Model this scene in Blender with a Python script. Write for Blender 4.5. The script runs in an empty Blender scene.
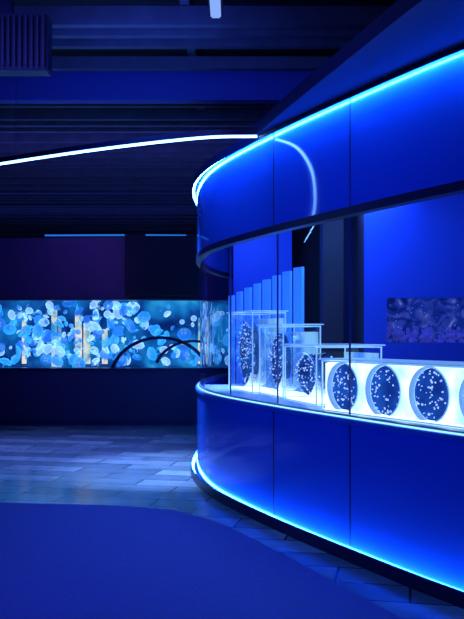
import bpy, bmesh, math, random
from mathutils import Vector, Matrix
random.seed(7)
K=1.95
FP=430*K
S=bpy.context.scene
try:
    S.view_settings.view_transform='Standard'; S.view_settings.look='None'
except Exception: pass

# ---------------------------------------------------------------- materials
def mat(name, base=(.5,.5,.5), rough=.5, metal=0, emit=None, es=0, spec=.5, noise=0, nscale=8):
    m=bpy.data.materials.new(name); m.use_nodes=True
    nt=m.node_tree; b=nt.nodes['Principled BSDF']
    b.inputs['Base Color'].default_value=(*base,1)
    b.inputs['Roughness'].default_value=rough
    b.inputs['Metallic'].default_value=metal
    b.inputs['Specular IOR Level'].default_value=spec
    if emit:
        b.inputs['Emission Color'].default_value=(*emit,1); b.inputs['Emission Strength'].default_value=es
    if noise:
        tc=nt.nodes.new('ShaderNodeTexCoord'); n=nt.nodes.new('ShaderNodeTexNoise'); n.inputs['Scale'].default_value=nscale
        n.inputs['Detail'].default_value=4
        r=nt.nodes.new('ShaderNodeMix'); r.data_type='RGBA'
        r.inputs[6].default_value=(*[c*(1-noise) for c in base],1); r.inputs[7].default_value=(*[min(1,c*(1+noise)) for c in base],1)
        nt.links.new(tc.outputs['Object'],n.inputs['Vector']); nt.links.new(n.outputs['Fac'],r.inputs[0]); nt.links.new(r.outputs[2],b.inputs['Base Color'])
    return m
def emis(name,col,s):
    m=bpy.data.materials.new(name); m.use_nodes=True; nt=m.node_tree; nt.nodes.clear()
    o=nt.nodes.new('ShaderNodeOutputMaterial'); e=nt.nodes.new('ShaderNodeEmission')
    e.inputs[0].default_value=(*col,1); e.inputs[1].default_value=s
    nt.links.new(e.outputs[0],o.inputs[0]); return m
def emis_noise(name,stops,scale,s,dist=0,stretch=(1,1,1),detail=3):
    m=emis(name,(0,0,0),s); nt=m.node_tree; e=[n for n in nt.nodes if n.type=='EMISSION'][0]
    tc=nt.nodes.new('ShaderNodeTexCoord'); mp=nt.nodes.new('ShaderNodeMapping'); mp.inputs['Scale'].default_value=stretch
    n=nt.nodes.new('ShaderNodeTexNoise'); n.inputs['Scale'].default_value=scale; n.inputs['Detail'].default_value=detail; n.inputs['Distortion'].default_value=dist
    r=nt.nodes.new('ShaderNodeValToRGB')
    while len(r.color_ramp.elements)<len(stops): r.color_ramp.elements.new(.5)
    for el,(p,c) in zip(r.color_ramp.elements,stops): el.position=p; el.color=(*c,1)
    nt.links.new(tc.outputs['Object'],mp.inputs[0]); nt.links.new(mp.outputs[0],n.inputs['Vector'])
    nt.links.new(n.outputs['Fac'],r.inputs[0]); nt.links.new(r.outputs[0],e.inputs[0]); return m
def glassm(name,tint=(.9,.95,1),refl=1.0,rough=0.0,base=.05):
    m=bpy.data.materials.new(name); m.use_nodes=True; nt=m.node_tree; nt.nodes.clear()
    o=nt.nodes.new('ShaderNodeOutputMaterial'); t=nt.nodes.new('ShaderNodeBsdfTransparent'); g=nt.nodes.new('ShaderNodeBsdfGlossy')
    t.inputs[0].default_value=(*tint,1); g.inputs['Roughness'].default_value=rough; g.inputs[0].default_value=(refl,refl,refl,1)
    f=nt.nodes.new('ShaderNodeLayerWeight'); f.inputs[0].default_value=.5
    p=nt.nodes.new('ShaderNodeMath'); p.operation='POWER'; p.inputs[1].default_value=4.5
    a=nt.nodes.new('ShaderNodeMath'); a.operation='MULTIPLY_ADD'; a.inputs[1].default_value=1-base; a.inputs[2].default_value=base
    mx=nt.nodes.new('ShaderNodeMixShader')
    nt.links.new(f.outputs['Facing'],p.inputs[0]); nt.links.new(p.outputs[0],a.inputs[0])
    nt.links.new(a.outputs[0],mx.inputs[0]); nt.links.new(t.outputs[0],mx.inputs[1]); nt.links.new(g.outputs[0],mx.inputs[2]); nt.links.new(mx.outputs[0],o.inputs[0])
    return m

M_panel=mat('blue_lacquer_panel',(.025,.14,.80),.05,spec=.85)
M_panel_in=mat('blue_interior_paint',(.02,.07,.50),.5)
M_trim=mat('dark_navy_trim',(.01,.015,.07),.35)
M_soffit=mat('soffit_navy',(.010,.017,.09),.5)
M_seam=mat('seam_dark',(.003,.005,.03),.4)
M_black=mat('dark_plaster',(.010,.008,.016),.8,noise=.4)
M_brown=mat('dark_brown_panel',(.025,.012,.02),.6,noise=.4,nscale=3)
M_drum=mat('drum_purple_paint',(.022,.014,.075),.5,noise=.15,nscale=2)
M_deck=mat('white_deck',(.75,.85,.95),.3)
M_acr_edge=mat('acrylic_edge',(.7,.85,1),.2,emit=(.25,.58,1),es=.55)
M_slat=mat('slat_wood',(.10,.08,.10),.5,noise=.5,nscale=5)
M_led=emis('led_blue_wash',(.04,.28,1),150)
M_led2=emis('led_blue_low',(.04,.30,1),80)
M_sill=emis('sill_glow',(.20,.55,1),2.2)
M_ledline=emis('led_line',(.13,.38,1),16)
M_ledsm=emis('led_small',(.02,.2,.9),.8)
M_glass=glassm('pane_glass',(.84,.92,1),base=.07)
M_acr=glassm('acrylic_clear',(.95,.98,1),base=.03)
M_white=emis('tank_white_backlight',(.50,.74,1),3.8)
M_steel=mat('brushed_steel',(.3,.32,.4),.35,metal=.8)

# ---------------------------------------------------------------- helpers
def new_obj(name,verts,faces,mt=None,parent=None,smooth=False):
    me=bpy.data.meshes.new(name); me.from_pydata([tuple(v) for v in verts],[],faces); me.update()
    ob=bpy.data.objects.new(name,me); S.collection.objects.link(ob)
    if mt: me.materials.append(mt)
    if parent: ob.parent=parent
    if smooth:
        for p in me.polygons: p.use_smooth=True
    return ob
def empty(name,parent=None):
    e=bpy.data.objects.new(name,None); S.collection.objects.link(e); e.empty_display_size=.1
    if parent: e.parent=parent
    return e
def bm_obj(name,bm,mats,parent=None,smooth=False):
    me=bpy.data.meshes.new(name); bm.normal_update(); bm.to_mesh(me); bm.free()
    for m in (mats if isinstance(mats,list) else [mats]): me.materials.append(m)
    ob=bpy.data.objects.new(name,me); S.collection.objects.link(ob)
    if parent: ob.parent=parent
    if smooth:
        for p in me.polygons: p.use_smooth=True
    return ob
def box_bm(bm,c,s,rot=0,mi=0):
    M=Matrix.Translation(c)@Matrix.Rotation(rot,4,'Z')@Matrix.Diagonal((s[0],s[1],s[2],1))
    g=bmesh.ops.create_cube(bm,size=1,matrix=M)
    fs=set(f for v in g['verts'] for f in v.link_faces)
    for f in fs: f.material_index=mi
def box(name,lo,hi,mt,parent=None,bev=0):
    lo=(lo[0],lo[1]*K,lo[2]); hi=(hi[0],hi[1]*K,hi[2])
    bm=bmesh.new(); c=[(a+b)/2 for a,b in zip(lo,hi)]; s=[b-a for a,b in zip(lo,hi)]
    box_bm(bm,c,s)
    if bev: bmesh.ops.bevel(bm,geom=bm.edges[:],offset=bev,segments=2,affect='EDGES')
    return bm_obj(name,bm,mt,parent)
def catmull(P,n=14):
    P=[Vector((p[0],p[1]*K)) for p in P]; out=[]
    Q=[P[0]*2-P[1]]+P+[P[-1]*2-P[-2]]
    for i in range(1,len(Q)-2):
        a,b,c,d=Q[i-1:i+3]
        for k in range(n):
            t=k/n
            out.append(.5*((2*b)+(c-a)*t+(2*a-5*b+4*c-d)*t*t+(3*b-a-3*c+d)*t**3))
    out.append(P[-1]); return out
def normals(C):
    N=[]
    for i in range(len(C)):
        t=(C[min(i+1,len(C)-1)]-C[max(i-1,0)]).normalized()
        N.append(Vector((t.y,-t.x)))
    return N
def sweep(name,C,prof,mt,parent=None,closed=True,smooth=False,i0=0,i1=None):
    N=normals(C); i1=len(C) if i1 is None else i1
    V=[];F=[];k=len(prof)
    for i in range(i0,i1):
        for o,z in prof: V.append((C[i].x+N[i].x*o,C[i].y+N[i].y*o,z))
    n=i1-i0
    for i in range(n-1):
        for j in range(k if closed else k-1):
            a=i*k+j;b=i*k+(j+1)%k
            F.append((a,b,b+k,a+k))
    if closed:
        F.append(tuple(range(k-1,-1,-1))); F.append(tuple((n-1)*k+j for j in range(k)))
    ob=new_obj(name,V,F,mt,parent,False)
    if smooth:
        for p in ob.data.polygons:
            p.use_smooth=abs(p.normal.z)<.3 and len(p.vertices)==4
        for e in ob.data.edges:
            a,b=e.vertices
            if abs(a-b)>=k and a%k==b%k and closed: e.use_edge_sharp=True
    return ob
def rect(o0,o1,z0,z1): return [(o0,z0),(o0,z1),(o1,z1),(o1,z0)]
def area(name,loc,target,sx,sy,power,col,spread=180):
    loc=(loc[0],loc[1]*K,loc[2]); target=(target[0],target[1]*K,target[2]); power*=1.9
    l=bpy.data.lights.new(name,'AREA'); l.shape='RECTANGLE'; l.size=sx; l.size_y=sy; l.energy=power; l.color=col; l.spread=math.radians(spread)
    o=bpy.data.objects.new(name,l); S.collection.objects.link(o); o.location=loc
    o.rotation_euler=(Vector(target)-Vector(loc)).to_track_quat('-Z','Y').to_euler(); return o
def spot(name,loc,target,power,col,ang,blend=.6,r=.08):
    loc=(loc[0],loc[1]*K,loc[2]); target=(target[0],target[1]*K,target[2])
    l=bpy.data.lights.new(name,'SPOT'); l.energy=power; l.color=col; l.spot_size=math.radians(ang); l.spot_blend=blend; l.shadow_soft_size=r
    o=bpy.data.objects.new(name,l); S.collection.objects.link(o); o.location=loc
    o.rotation_euler=(Vector(target)-Vector(loc)).to_track_quat('-Z','Y').to_euler(); return o

# ---------------------------------------------------------------- main curved exhibit (right)
P=[(3.6,6.75),(1.6,6.62),(.55,6.45),(-.05,6.1),(-.32,5.55),(-.395,4.95),(-.33,4.45),(-.12,3.98),(.33,3.40),(.82,2.87),(1.30,2.40),(1.95,1.86),(2.8,1.30),(3.9,.8)]
n=20; C=catmull(P,n)
def idx_px(px):
    return min(range(5*n,len(C)),key=lambda i:abs(C[i].x/C[i].y-(px-232)/FP))
N=normals(C)
wr=empty('wall_right')
sweep('lower_panel',C,rect(-.06,0,.05,.90),M_panel,wr,smooth=True)
sweep('kick_rim',C,[(-.06,0.0),(-.06,.04),(.056,.04),(.058,.088),(.068,.088),(.072,.0)],M_trim,wr)
sweep('ledge_trim',C,[(-.08,.90),(-.08,.935),(.010,.935),(.015,.925),(.015,.90)],mat('ledge_lacquer',(.05,.2,.7),.25),wr)
sweep('glass_channel',C,rect(-.05,-.02,.935,.955),M_steel,wr)
sweep('sill_glow_strip',C,rect(-.018,-.008,.936,.944),M_sill,wr,i0=int(3.5*n))  # added emissive strip imitating the bright lit deck along the glass base
sweep('fascia_panel',C,rect(-.06,0,2.36,3.1),M_panel,wr,smooth=True)
sweep('fascia_bottom_trim',C,[(-.07,2.31),(-.07,2.365),(.010,2.365),(.010,2.31)],M_trim,wr)
sweep('fascia_top_trim',C,[(-.06,3.10),(-.06,3.15),(.056,3.15),(.056,3.072),(.051,3.072),(.049,3.10)],M_soffit,wr)
for i,px in enumerate((273,348)):
    k=idx_px(px); p=C[k]; nn=N[k]; a=math.atan2(nn.y,nn.x)
    bm=bmesh.new()
    box_bm(bm,(p.x,p.y,.485),(.006,.009,.82),a); box_bm(bm,(p.x,p.y,2.73),(.006,.009,.73),a)
    bm_obj('panel_seam_%d'%(i+1),bm,M_seam,wr)
gi=int(3.0*n)
gl=sweep('window_1',C,[(-.035,.955),(-.035,2.31)],M_glass,None,closed=False,smooth=False,i0=gi)
for p in gl.data.polygons: p.use_smooth=True
for i,px in enumerate((228,273,347,)):
    k=idx_px(px); p=C[k]; nn=N[k]; a=math.atan2(nn.y,nn.x)
    bm=bmesh.new(); box_bm(bm,(p.x-nn.x*.035,p.y-nn.y*.035,1.63),(.012,.008,1.34),a)
    bm_obj('silicone_joint_%d'%(i+1),bm,mat('joint_%d'%i,(.05,.09,.35),.3),gl)
sweep('rear_panel',C,rect(-.06,0,.93,2.31),M_panel_in,wr,i0=0,i1=gi+1)
sweep('fascia_led',C,rect(.028,.044,3.086,3.093),M_led,wr)
sweep('kick_led',C,rect(.034,.052,.042,.050),M_led2,wr)
sweep('display_deck',C,rect(-1.3,-.06,.88,.93),M_deck,wr,i0=int(5.0*n))
V=[(c.x-nn.x*.03,c.y-nn.y*.03,3.12) for c,nn in zip(C,N)]+[(5.5,.8*K,3.12),(5.5,6.7*K,3.12)]
new_obj('exhibit_lid',V,[tuple(range(len(V)))],M_trim,wr)

outer=catmull([(.17,3.50),(.40,3.02),(.66,2.53),(.93,2.03),(1.3,1.45),(1.9,.8),(2.6,.3)],8)
k0=idx_px(256); inner=[C[i]-N[i]*.05 for i in range(k0,len(C))]
poly=[(p.x,p.y) for p in outer]+[(p.x,p.y) for p in reversed(inner)]
V=[(x,y,3.105) for x,y in poly]+[(x,y,3.2) for x,y in poly]; L=len(poly)
F=[tuple(range(L)),tuple(range(2*L-1,L-1,-1))]+[(i,(i+1)%L,L+(i+1)%L,L+i) for i in range(L)]
new_obj('soffit_lip',V,F,M_soffit,wr)

# hanging curved light beam (left)
B=catmull([(.20,3.46),(-.26,3.49),(-1.13,3.70),(-2.17,4.02),(-3.3,4.4),(-4.6,4.9),(-6.2,5.6)],12)
hb=empty('curved_pendant_light_beam')
sweep('beam_body',B,rect(-.03,.02,3.105,3.15),M_seam,hb)
sweep('beam_led',B,rect(-.012,.014,3.092,3.105),M_ledline,hb)
bm=bmesh.new()
for i in (34,52): box_bm(bm,(B[i].x,B[i].y,3.78),(.006,.006,1.3))
bm_obj('suspension_wires',bm,M_trim,hb)

# ---------------------------------------------------------------- jellyfish builder
def jelly(bm,c,R,axis,seg=12,tent=True,mi=0,mi2=1):
    q=Vector((0,0,1)).rotation_difference(Vector(axis).normalized()).to_matrix()
    c=Vector(c); T=lambda x,y,z: c+q@Vector((x,y,z))
    rings=[(1.0,-.05),(1.02,.08),(.88,.32),(.6,.52),(.28,.62)]
    vs=[]
    for ri,(r,z) in enumerate(rings):
        row=[]
        for k in range(seg):
            a=2*math.pi*k/seg; rr=r*(1+(.05 if ri==0 else .015)*math.cos(a*seg/2))
            row.append(bm.verts.new(T(R*rr*math.cos(a),R*rr*math.sin(a),R*z)))
        vs.append(row)
    top=bm.verts.new(T(0,0,R*.65)); und=bm.verts.new(T(0,0,R*.30))
    for i in range(len(vs)-1):
        for k in range(seg):
            f=bm.faces.new((vs[i][k],vs[i][(k+1)%seg],vs[i+1][(k+1)%seg],vs[i+1][k])); f.material_index=mi; f.smooth=True
    for k in range(seg):
        f=bm.faces.new((vs[-1][k],vs[-1][(k+1)%seg],top)); f.material_index=mi; f.smooth=True
        f=bm.faces.new((vs[0][(k+1)%seg],vs[0][k],und)); f.material_index=mi; f.smooth=True
    for g in range(4):
        a=math.pi/4+g*math.pi/2; cx,cy=.34*math.cos(a),.34*math.sin(a); rr=[]
        for s in (.2,.11):
            rr.append([bm.verts.new(T(R*(cx+s*math.cos(b*math.pi/3)),R*(cy+s*math.sin(b*math.pi/3)),R*.64)) for b in range(6)])
        for b in range(6):
            f=bm.faces.new((rr[0][b],rr[0][(b+1)%6],rr[1][(b+1)%6],rr[1][b])); f.material_index=mi2
    if tent:
        for g in range(4):
            a=g*math.pi/2+.3; w=.1*R; pts=[]
            for s in range(5):
                r=.1+.09*s; zz=.1-.28*s; ww=w*(1-s/5.5); wob=.08*math.sin(s*1.7+g)
                x=R*(r*math.cos(a)+wob); y=R*(r*math.sin(a)-wob)
                pts.append((bm.verts.new(T(x-ww*math.sin(a),y+ww*math.cos(a),R*zz)),bm.verts.new(T(x+ww*math.sin(a),y-ww*math.cos(a),R*zz))))
            for s in range(4):
                f=bm.faces.new((pts[s][0],pts[s][1],pts[s+1][1],pts[s+1][0])); f.material_index=mi
        for g in range(seg):
            a=2*math.pi*g/seg
            p=[T(R*.98*math.cos(a),R*.98*math.sin(a),-.05*R),T(R*.92*math.cos(a+.06),R*.92*math.sin(a+.06),-.05*R),T(R*.85*math.cos(a+.1),R*.85*math.sin(a+.1),-.4*R)]
            f=bm.faces.new([bm.verts.new(v) for v in p]); f.material_index=mi
def rnd_axis(): 
    return (random.uniform(-1,1),random.uniform(-1,.6),random.uniform(-.5,1))
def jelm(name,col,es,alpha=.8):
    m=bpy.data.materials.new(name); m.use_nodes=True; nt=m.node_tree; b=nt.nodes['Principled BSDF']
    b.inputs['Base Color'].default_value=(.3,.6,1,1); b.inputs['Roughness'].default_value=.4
    b.inputs['Emission Color'].default_value=(*col,1)  # emission stands in for tank light on the jellyfish
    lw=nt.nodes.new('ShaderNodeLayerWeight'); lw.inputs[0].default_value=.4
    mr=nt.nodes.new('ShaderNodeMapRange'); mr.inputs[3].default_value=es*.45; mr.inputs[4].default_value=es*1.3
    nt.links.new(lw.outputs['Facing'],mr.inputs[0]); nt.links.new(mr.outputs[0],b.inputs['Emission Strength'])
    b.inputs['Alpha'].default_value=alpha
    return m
M_j_cy=jelm('moon_jelly_cyan',(.03,.48,1.0),.85,.75)
M_j_bl=jelm('moon_jelly_blue',(.01,.22,.8),.75,.65)
M_j_pale=jelm('moon_jelly_pale',(.45,.82,1),1.0,.85)
M_j_gon=mat('jelly_gonads',(.4,.7,.9),.5,emit=(.3,.65,.9),es=.5)  # emission imitates tank light here too
M_j_wh=jelm('jelly_white',(.6,.7,1),1.3)

# ---------------------------------------------------------------- left drum aquarium
D=catmull([(-7.5,7.9),(-5.6,7.4),(-3.9,7.2),(-2.4,7.14),(-1.2,7.14),(-.2,7.2),(.8,7.34),(2.2,7.7)],12)
wl=empty('wall_back_drum')
sweep('drum_base',D,rect(-.25,0,0,.92),M_drum,wl)
sweep('drum_upper',D,rect(-.25,0,2.10,3.12),M_drum,wl)
sweep('drum_sill',D,[(-.26,.91),(-.26,.95),(.03,.95),(.03,.91)],M_trim,wl)
sweep('drum_head',D,[(-.26,2.08),(-.26,2.12),(.02,2.12),(.02,2.08)],M_trim,wl)
sweep('drum_baseboard',D,rect(0,.015,0,.09),M_trim,wl)
lt=empty('jellyfish_aquarium')
M_water=emis_noise('aquarium_backlight',[(.33,(.002,.02,.15)),(.46,(.004,.07,.34)),(.58,(.008,.2,.6)),(.74,(.05,.5,.95))],1.5,1.0,dist=.6)
ND=normals(D)
sweep('backlit_water',D,[(-.75,.8),(-.75,2.2)],M_water,lt,closed=False)
sweep('tank_floor',D,rect(-.75,-.25,.86,.92),M_drum,lt)
sweep('tank_ceiling',D,rect(-.75,-.25,2.12,2.2),M_drum,lt)
sweep('aquarium_glass',D,[(-.03,.94),(-.03,2.1)],glassm('tank_glass',(.93,.97,1)),lt,closed=False)
bm=bmesh.new()
def dp(px,off):
    t=(px-232)/FP
    k=min(range(len(D)),key=lambda i:abs((D[i].x)/(D[i].y)-t)) 
    k=max(1,min(k,len(D)-2))
    a,b=(D[k-1],D[k]) if D[k].x/D[k].y>t else (D[k],D[k+1])
    ra,rb=a.x/a.y,b.x/b.y; s=(t-ra)/(rb-ra); return a.lerp(b,s)+ND[k]*off
for px,w,z0,z1 in ((44,.10,.95,1.95),(50,.06,.95,1.8),(70,.12,1.0,1.85),(79,.12,1.0,1.7),(98,.10,1.0,1.6),(10,.08,1.0,1.8),(207,.16,1.0,1.8)):
    p=dp(px,-.62)
    bmesh.ops.create_cone(bm,cap_ends=True,segments=20,radius1=w/2,radius2=w/2,depth=z1-z0,matrix=Matrix.Translation((p.x,p.y,(z0+z1)/2)))
bm_obj('reflection_columns',bm,emis_noise('reflection_glow',[(.34,(.02,.3,.7)),(.48,(.45,.65,.65)),(.64,(1,.88,.75))],4,.95,dist=.8),lt,smooth=True)  # glowing cylinders imitate pale reflections of warm lights
pc=dp(160,-.12)
bm=bmesh.new()
for (cx,cz,r0,r1,a0,a1) in ((pc.x,.75,.80,.86,0.15,2.95),(pc.x+.55,.85,.62,.67,1.2,2.8)):
    prev=None
    for s in range(41):
        a=a0+(a1-a0)*s/40
        q=[bm.verts.new((cx+r*math.cos(a),pc.y+dy,cz+r*.85*math.sin(a))) for r,dy in ((r0,-.04),(r1,-.04),(r1,.04),(r0,.04))]
        if prev:
            for j in range(4): bm.faces.new((prev[j],prev[(j+1)%4],q[(j+1)%4],q[j]))
        prev=q
bm_obj('arch_frames',bm,M_trim,lt)
bm=bmesh.new()
for i in range(290):
    px=random.choice((random.uniform(-60,240),random.uniform(0,135))); p=dp(px,random.uniform(-.55,-.14)); z=random.uniform(1.0,2.05)
    R=random.choice((random.uniform(.025,.06),random.uniform(.06,.12)))
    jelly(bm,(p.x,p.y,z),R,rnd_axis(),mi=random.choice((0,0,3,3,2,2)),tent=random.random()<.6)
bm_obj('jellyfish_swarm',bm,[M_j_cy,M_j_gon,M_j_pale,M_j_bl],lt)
bm=bmesh.new()
for a,b in ((46,125),(146,186)):
    p0=dp(a,.06); p1=dp(b,.06); d=p1-p0
    box_bm(bm,((p0.x+p1.x)/2,(p0.y+p1.y)/2,3.15),(d.length,.03,.025),math.atan2(d.y,d.x))
bm_obj('linear_lamp',bm,M_ledsm)
box('dark_partition',(-1.75,7.02,2.14),(-.55,7.06,3.12),M_black,wl)

# ---------------------------------------------------------------- exhibit interior
def fr(px,y,z): return Vector(((px-232)/430*y,y*K,z))
we=empty('wall_exhibit')
def wall_hole(name,x0,x1,y,z0,z1,hx0,hx1,hz0,hz1,mt,parent,t=.12):
    bm=bmesh.new(); y*=K
    for a,b,c,d in ((x0,hx0,z0,z1),(hx1,x1,z0,z1),(hx0,hx1,z0,hz0),(hx0,hx1,hz1,z1)):
        box_bm(bm,((a+b)/2,y+t/2,(c+d)/2),(b-a,t,d-c))
    return bm_obj(name,bm,mt,parent)
wall_hole('coral_wall',1.40,4.6,4.5,0,3.1,1.62,2.9,1.42,1.89,M_panel_in,we)
box('recess_side',(1.40,4.58,0),(1.46,6.35,3.1),M_brown,we)
box('recess_back',(.72,6.2,0),(1.40,6.28,3.1),M_brown,we)
box('recess_pillar',(1.02,4.85,0),(1.26,5.0,3.1),M_brown,we,.01)
box('rear_blue_wall',(.02,5.75,0),(.80,5.83,3.1),M_panel_in,we)
cd=empty('coral_reef_aquarium')
box('reef_backlight',(1.6,4.68,1.38),(2.95,4.70,1.93),emis_noise('reef',[(.35,(.004,.015,.2)),(.5,(.012,.04,.5)),(.64,(.06,.10,.65)),(.78,(.3,.35,.9))],7,.6,dist=1.2),cd)
bm=bmesh.new()
for i in range(70):
    x=random.uniform(1.66,2.85); z=1.42+abs(random.gauss(0,.08)); r=random.uniform(.012,.035)
    g=bmesh.ops.create_icosphere(bm,subdivisions=2,radius=r,matrix=Matrix.Translation((x,4.62*K+random.uniform(-.05,.05),z)))
    for v in g['verts']:
        v.co+=Vector((random.uniform(-1,1),random.uniform(-1,1),random.uniform(-1,1)))*r*.25
    if i%3==0:
        for k in range(5):
            a=random.uniform(-.7,.7); box_bm(bm,(x+a*.05,4.62*K,z+.04),(.008,.008,.09),a)
bm_obj('coral_rocks',bm,mat('coral',(.12,.1,.5),.7,emit=(.06,.07,.5),es=.4,noise=.6,nscale=20),cd)
bm=bmesh.new()
for i in range(40):
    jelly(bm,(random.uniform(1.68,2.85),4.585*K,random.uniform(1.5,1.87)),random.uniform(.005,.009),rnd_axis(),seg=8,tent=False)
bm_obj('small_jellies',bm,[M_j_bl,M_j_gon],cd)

fp=empty('emissive_fin_panel_row')
M_fin=mat('fin_panel_blue',(.12,.35,.95),.4,emit=(.025,.17,1),es=.75)  # emission stands in for light falling on the fins from the front
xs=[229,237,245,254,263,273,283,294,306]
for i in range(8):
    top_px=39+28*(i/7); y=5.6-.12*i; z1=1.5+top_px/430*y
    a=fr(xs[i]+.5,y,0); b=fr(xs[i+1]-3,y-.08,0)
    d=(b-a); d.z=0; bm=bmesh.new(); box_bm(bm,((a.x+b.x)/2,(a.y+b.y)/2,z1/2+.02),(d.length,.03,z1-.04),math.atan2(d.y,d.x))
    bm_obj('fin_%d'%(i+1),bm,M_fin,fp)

# ---------------------------------------------------------------- acrylic tanks
M_disc=emis_noise('kreisel_water',[(.35,(.006,.04,.32)),(.65,(.02,.14,.75))],4,.9)
M_disc2=emis_noise('kreisel_water_deep',[(.35,(.006,.04,.28)),(.65,(.02,.13,.6))],4,.9)
M_diff=emis_noise('diffuser_glow',[(.3,(.32,.62,1)),(.5,(.6,.85,1)),(.7,(.95,1,1))],5,1.9)
M_back=emis_noise('tank_back_glow',[(.35,(.05,.22,.95)),(.6,(.25,.58,1))],3,1.1)
def tank(origin,tdir,W,Dp,z0,z1,circ,white=False,ncirc=1,jn=14):
    t=Vector((tdir[0],tdir[1],0)).normalized()*W; t.y*=K; W=t.length; t.normalize()
    nb=Vector((-t.y,t.x,0))
    if nb.x<0: nb=-nb
    o=Vector((origin[0],origin[1]*K,0)); up=Vector((0,0,1))
    e=empty('acrylic_jellyfish_tank')
    L=lambda u,v,z:o+t*u+nb*v+up*z
    def lb(bm,u0,u1,v0,v1,a,b,mi=0):
        c=L((u0+u1)/2,(v0+v1)/2,(a+b)/2); box_bm(bm,c,(u1-u0,v1-v0,b-a),math.atan2(t.y,t.x),mi)
    V=[L(0,0,z0),L(W,0,z0),L(W,Dp,z0),L(0,Dp,z0),L(0,0,z1),L(W,0,z1),L(W,Dp,z1),L(0,Dp,z1)]
    new_obj('panes',V,[(0,1,5,4),(1,2,6,5),(2,3,7,6),(3,0,4,7)],M_acr,e)
    bm=bmesh.new(); w=.005
    for u in (0,W):
        for v in (0,Dp): lb(bm,u-w,u+w,v-w,v+w,z0,z1)
    for z in (z0+.008,z1):
        for v in (0,Dp): lb(bm,-w,W+w,v-w,v+w,z-w,z+w)
        for u in (0,W): lb(bm,u-w,u+w,-w,Dp+w,z-w,z+w)
    bm_obj('polished_edges',bm,M_acr_edge,e)
    bm=bmesh.new(); lb(bm,-.02,W+.02,-.02,Dp+.02,z1+.01,z1+.02)
    bm_obj('lid',bm,M_acr if not white else M_acr_edge,e)
    if not white:
        bm=bmesh.new()
        for u0,u1,v0,v1 in ((-.022,W+.022,-.026,-.018),(-.022,W+.022,Dp+.018,Dp+.026),(-.026,-.018,-.02,Dp+.02),(W+.018,W+.026,-.02,Dp+.02)):
            lb(bm,u0,u1,v0,v1,z1+.012,z1+.022)
        bm_obj('lid_rim',bm,M_acr_edge,e)
        bm=bmesh.new(); lb(bm,.02,W-.02,Dp-.02,Dp-.012,z0+.02,z1-.05); bm_obj('back_glow',bm,M_back,e)  # added glow panel to brighten the clear tank
    bm=bmesh.new(); lb(bm,.01,W-.01,.01,Dp-.01,z0+.001,z0+.02)
    bm_obj('light_base',bm,M_white,e)
    H=z1-z0; step=W/ncirc; R=circ if white else W/2-.05; sy=1 if white else (H*.5-.05)/R
    bmr=bmesh.new(); bmd=bmesh.new(); bmj=bmesh.new()
    for k in range(ncirc):
        uc=step*(k+.5); zc=z0+H*.5; seg=40
        rows=[]
        for (r,v) in ((R+.010,.015),(R+.010,.03),(R,.015),(R,min(Dp-.05,.06 if white else .22))):
            rows.append([bmr.verts.new(L(uc+r*math.cos(2*math.pi*s/seg),v,zc+r*sy*math.sin(2*math.pi*s/seg))) for s in range(seg)])
        for a,b in ((0,1),(0,2),(2,3)):
            for s in range(seg): bmr.faces.new((rows[a][s],rows[a][(s+1)%seg],rows[b][(s+1)%seg],rows[b][s]))
        v=.055 if white else .10
        bmd.faces.new([bmd.verts.new(L(uc+R*.985*math.cos(2*math.pi*s/seg),v,zc+R*sy*.985*math.sin(2*math.pi*s/seg))) for s in range(seg)])
        for q in range(jn):
            a=random.uniform(0,6.28); rr=R*.9*math.sqrt(random.random())
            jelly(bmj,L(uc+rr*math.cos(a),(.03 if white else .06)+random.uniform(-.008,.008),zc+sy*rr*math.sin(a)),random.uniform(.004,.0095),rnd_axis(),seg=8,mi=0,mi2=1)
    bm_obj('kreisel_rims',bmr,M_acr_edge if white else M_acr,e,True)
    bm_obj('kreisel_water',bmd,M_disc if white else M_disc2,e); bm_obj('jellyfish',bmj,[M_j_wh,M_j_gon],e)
    if white:
        bm=bmesh.new()
        for k in range(ncirc):
            uc=step*(k+.5); zc=z0+H*.5; seg=48; ri=[];ro=[]
            for s in range(seg):
                a=2*math.pi*s/seg; cx,sz=math.cos(a),math.sin(a)
                m=min((step/2)/max(abs(cx),1e-6),(H/2-.010)/max(abs(sz),1e-6))
                ri.append(bm.verts.new(L(uc+(R+.003)*cx,.03,zc+(R+.003)*sz))); ro.append(bm.verts.new(L(uc+m*cx,.03,zc+m*sz)))
            for s in range(seg): bm.faces.new((ri[s],ri[(s+1)%seg],ro[(s+1)%seg],ro[s]))
        lb(bm,.01,W-.01,Dp-.03,Dp-.02,z0+.02,z1-.01)
        lb(bm,.01,.02,.04,Dp-.04,z0+.02,z1-.01)
        bm_obj('diffuser_surround',bm,M_diff,e)
    return e
tank((-.03,4.60),(.5,-.86),.46,.34,.93,1.72,.19,jn=160)
tank((.27,4.20),(.5,-.86),.38,.36,.93,1.58,.165,jn=110)
tank((.47,3.80),(.52,-.85),.40,.58,.93,1.40,.165,jn=80)
tank((.68,3.24),(.75,-.66),1.80,.30,.93,1.305,.174,white=True,ncirc=6,jn=50)

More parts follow.
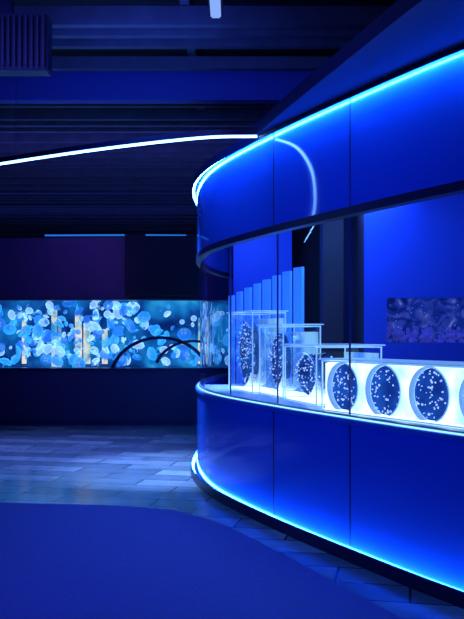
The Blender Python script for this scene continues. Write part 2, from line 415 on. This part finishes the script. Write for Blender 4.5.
# ---------------------------------------------------------------- floor, ceiling, walls
fm=bpy.data.materials.new('plank_floor'); fm.use_nodes=True; nt=fm.node_tree; b=nt.nodes['Principled BSDF']
tc=nt.nodes.new('ShaderNodeTexCoord'); mp=nt.nodes.new('ShaderNodeMapping'); mp.inputs['Rotation'].default_value=(0,0,math.radians(12))
br=nt.nodes.new('ShaderNodeTexBrick'); br.inputs['Scale'].default_value=1; br.inputs['Brick Width'].default_value=.9; br.inputs['Row Height'].default_value=.32
br.inputs['Mortar Size'].default_value=.008; br.inputs['Color1'].default_value=(.13,.15,.20,1); br.inputs['Color2'].default_value=(.42,.45,.50,1); br.inputs['Mortar'].default_value=(.02,.02,.04,1)
nz=nt.nodes.new('ShaderNodeTexNoise'); nz.inputs['Scale'].default_value=3; nz.inputs['Detail'].default_value=6
mx=nt.nodes.new('ShaderNodeMix'); mx.data_type='RGBA'; mx.blend_type='MULTIPLY'; mx.inputs[0].default_value=.6
nt.links.new(tc.outputs['Object'],mp.inputs[0]); nt.links.new(mp.outputs[0],br.inputs['Vector']); nt.links.new(tc.outputs['Object'],nz.inputs['Vector'])
nt.links.new(br.outputs['Color'],mx.inputs[6]); nt.links.new(nz.outputs['Fac'],mx.inputs[7]); nt.links.new(mx.outputs[2],b.inputs['Base Color']); b.inputs['Roughness'].default_value=.2
box('floor',(-8,-4,-.1),(7,13,0),fm)
edge=catmull([(-7.5,4.6),(-4.5,4.0),(-2.05,3.82),(-.80,3.72),(-.20,3.48),(.36,2.90),(.86,2.30),(1.5,1.6),(2.4,.9),(3.6,.35)],10)
poly=[(p.x,p.y) for p in edge]+[(3.6,-3.9*K),(-7.5,-3.9*K)]; L=len(poly)
V=[(x,y,.012) for x,y in poly]+[(x,y,0) for x,y in poly]
new_obj('carpet',V,[tuple(range(L))]+[(i,(i+1)%L,L+(i+1)%L,L+i) for i in range(L)],mat('carpet_blue',(.09,.08,.30),.9,noise=.35,nscale=60))
box('ceiling',(-8,-4,4.45),(7,13,4.55),M_black)
box('wall_left',(-8.1,-4,0),(-8,13,4.45),M_black); box('wall_rear',(-8,-4.1,0),(7,-4,4.45),M_black)
box('wall_back',(-8,13,0),(7,13.1,4.45),M_black); box('wall_right_outer',(7,-4,0),(7.1,13,4.45),M_black)
bm=bmesh.new(); y=1.5
while y<12.5:
    if not (4.35<y<4.75):
        h=random.choice((.08,.12,.16)); box_bm(bm,(-.5,y*K,4.20),(14.8,.08,h))
    y+=random.choice((.13,.16,.2,.3))
for x in (-6,-3.2,-.4,2.4): box_bm(bm,(x,7*K,4.36),(.08,11*K,.14))
bm_obj('ceiling_slats',bm,M_slat)
box('ceiling_bulkhead',(-7.9,4.48,3.95),(.9,4.56,4.28),mat('bulkhead_blue',(.04,.06,.3),.5))
ag=empty('air_vent_grille')
box('housing',(-2.0,3.10,3.41),(-1.33,3.18,3.82),M_trim,ag,.01)
box('hanger',(-1.75,3.12,3.8),(-1.6,3.16,4.45),M_trim,ag)
bm=bmesh.new()
for i in range(16): box_bm(bm,(-1.975+i*.0415,3.09*K,3.615),(.013,.04,.36))
bm_obj('fins',bm,mat('grille_grey',(.05,.05,.08),.5),ag)
tl=empty('ceiling_tube_lamp')
box('tube',(-.165,2.9,3.95),(-.085,3.33,3.98),emis('tube_glow',(.25,.42,1),1.0),tl,.01)
box('tube_housing',(-.18,2.88,3.98),(-.07,3.35,4.03),M_trim,tl)
box('tube_stem',(-.135,3.1,4.03),(-.115,3.12,4.45),M_trim,tl)

# ---------------------------------------------------------------- lights
area('wash_counter',(-2.4,1.6,4.0),(.5,3.2,1.0),3.0,1.6,13,(.03,.14,1))  # added lamp without a fixture, brightens the curved wall
area('carpet_glow',(-1.7,2.1,3.9),(-1.0,2.8,0),1.6,1.6,17,(.08,.07,1),130)
spot('floor_spot',(-.95,4.4,3.9),(-.70,4.8,0),2900,(.20,.42,1),44,.9)
spot('floor_spot',(-2.6,5.0,3.9),(-2.6,5.5,0),1200,(.14,.24,1),70,.9)
area('ceiling_fill',(-.8,3.4,3.5),(-.5,4.5,4.1),1.2,.3,13,(.03,.11,1))  # this and the next three: added lamps without fixtures, brightening the ceiling
area('ceiling_fill',(-1.5,5.6,3.3),(-1.5,6.2,4.4),5,.6,17,(.08,.11,1))
area('ceiling_fill',(-1.5,2.0,3.3),(-1.5,2.9,4.4),3,.5,11,(.10,.12,1))
area('ceiling_fill',(-3,8.9,3.3),(-3,8.9,4.4),5,.6,12,(.05,.10,1))
spot('purple_spot',(-2.6,5.2,3.9),(-2.9,7.2,2.3),130,(.3,.03,.7),50,.9)
area('exhibit_glow',(1.0,4.3,3.0),(1.2,4.2,0),1.6,.8,46,(.08,.26,1))
area('exhibit_glow',(2.6,3.4,3.0),(2.6,4.6,1.6),1.6,.5,15,(.03,.13,1))
area('exhibit_glow',(.2,5.0,3.0),(.4,5.8,2.0),.7,.4,22,(.05,.20,1))
w=bpy.data.worlds.new('dark_world'); S.world=w; w.use_nodes=True
w.node_tree.nodes['Background'].inputs[0].default_value=(.01,.02,.12,1); w.node_tree.nodes['Background'].inputs[1].default_value=.3

cam=bpy.data.cameras.new('camera'); co=bpy.data.objects.new('camera',cam); S.collection.objects.link(co); S.camera=co
co.location=(0,0,1.5); co.rotation_euler=(math.pi/2,0,0); cam.sensor_width=36; cam.sensor_fit='AUTO'; cam.lens=FP/619*36; cam.shift_y=25.5/619
cam.clip_start=.05
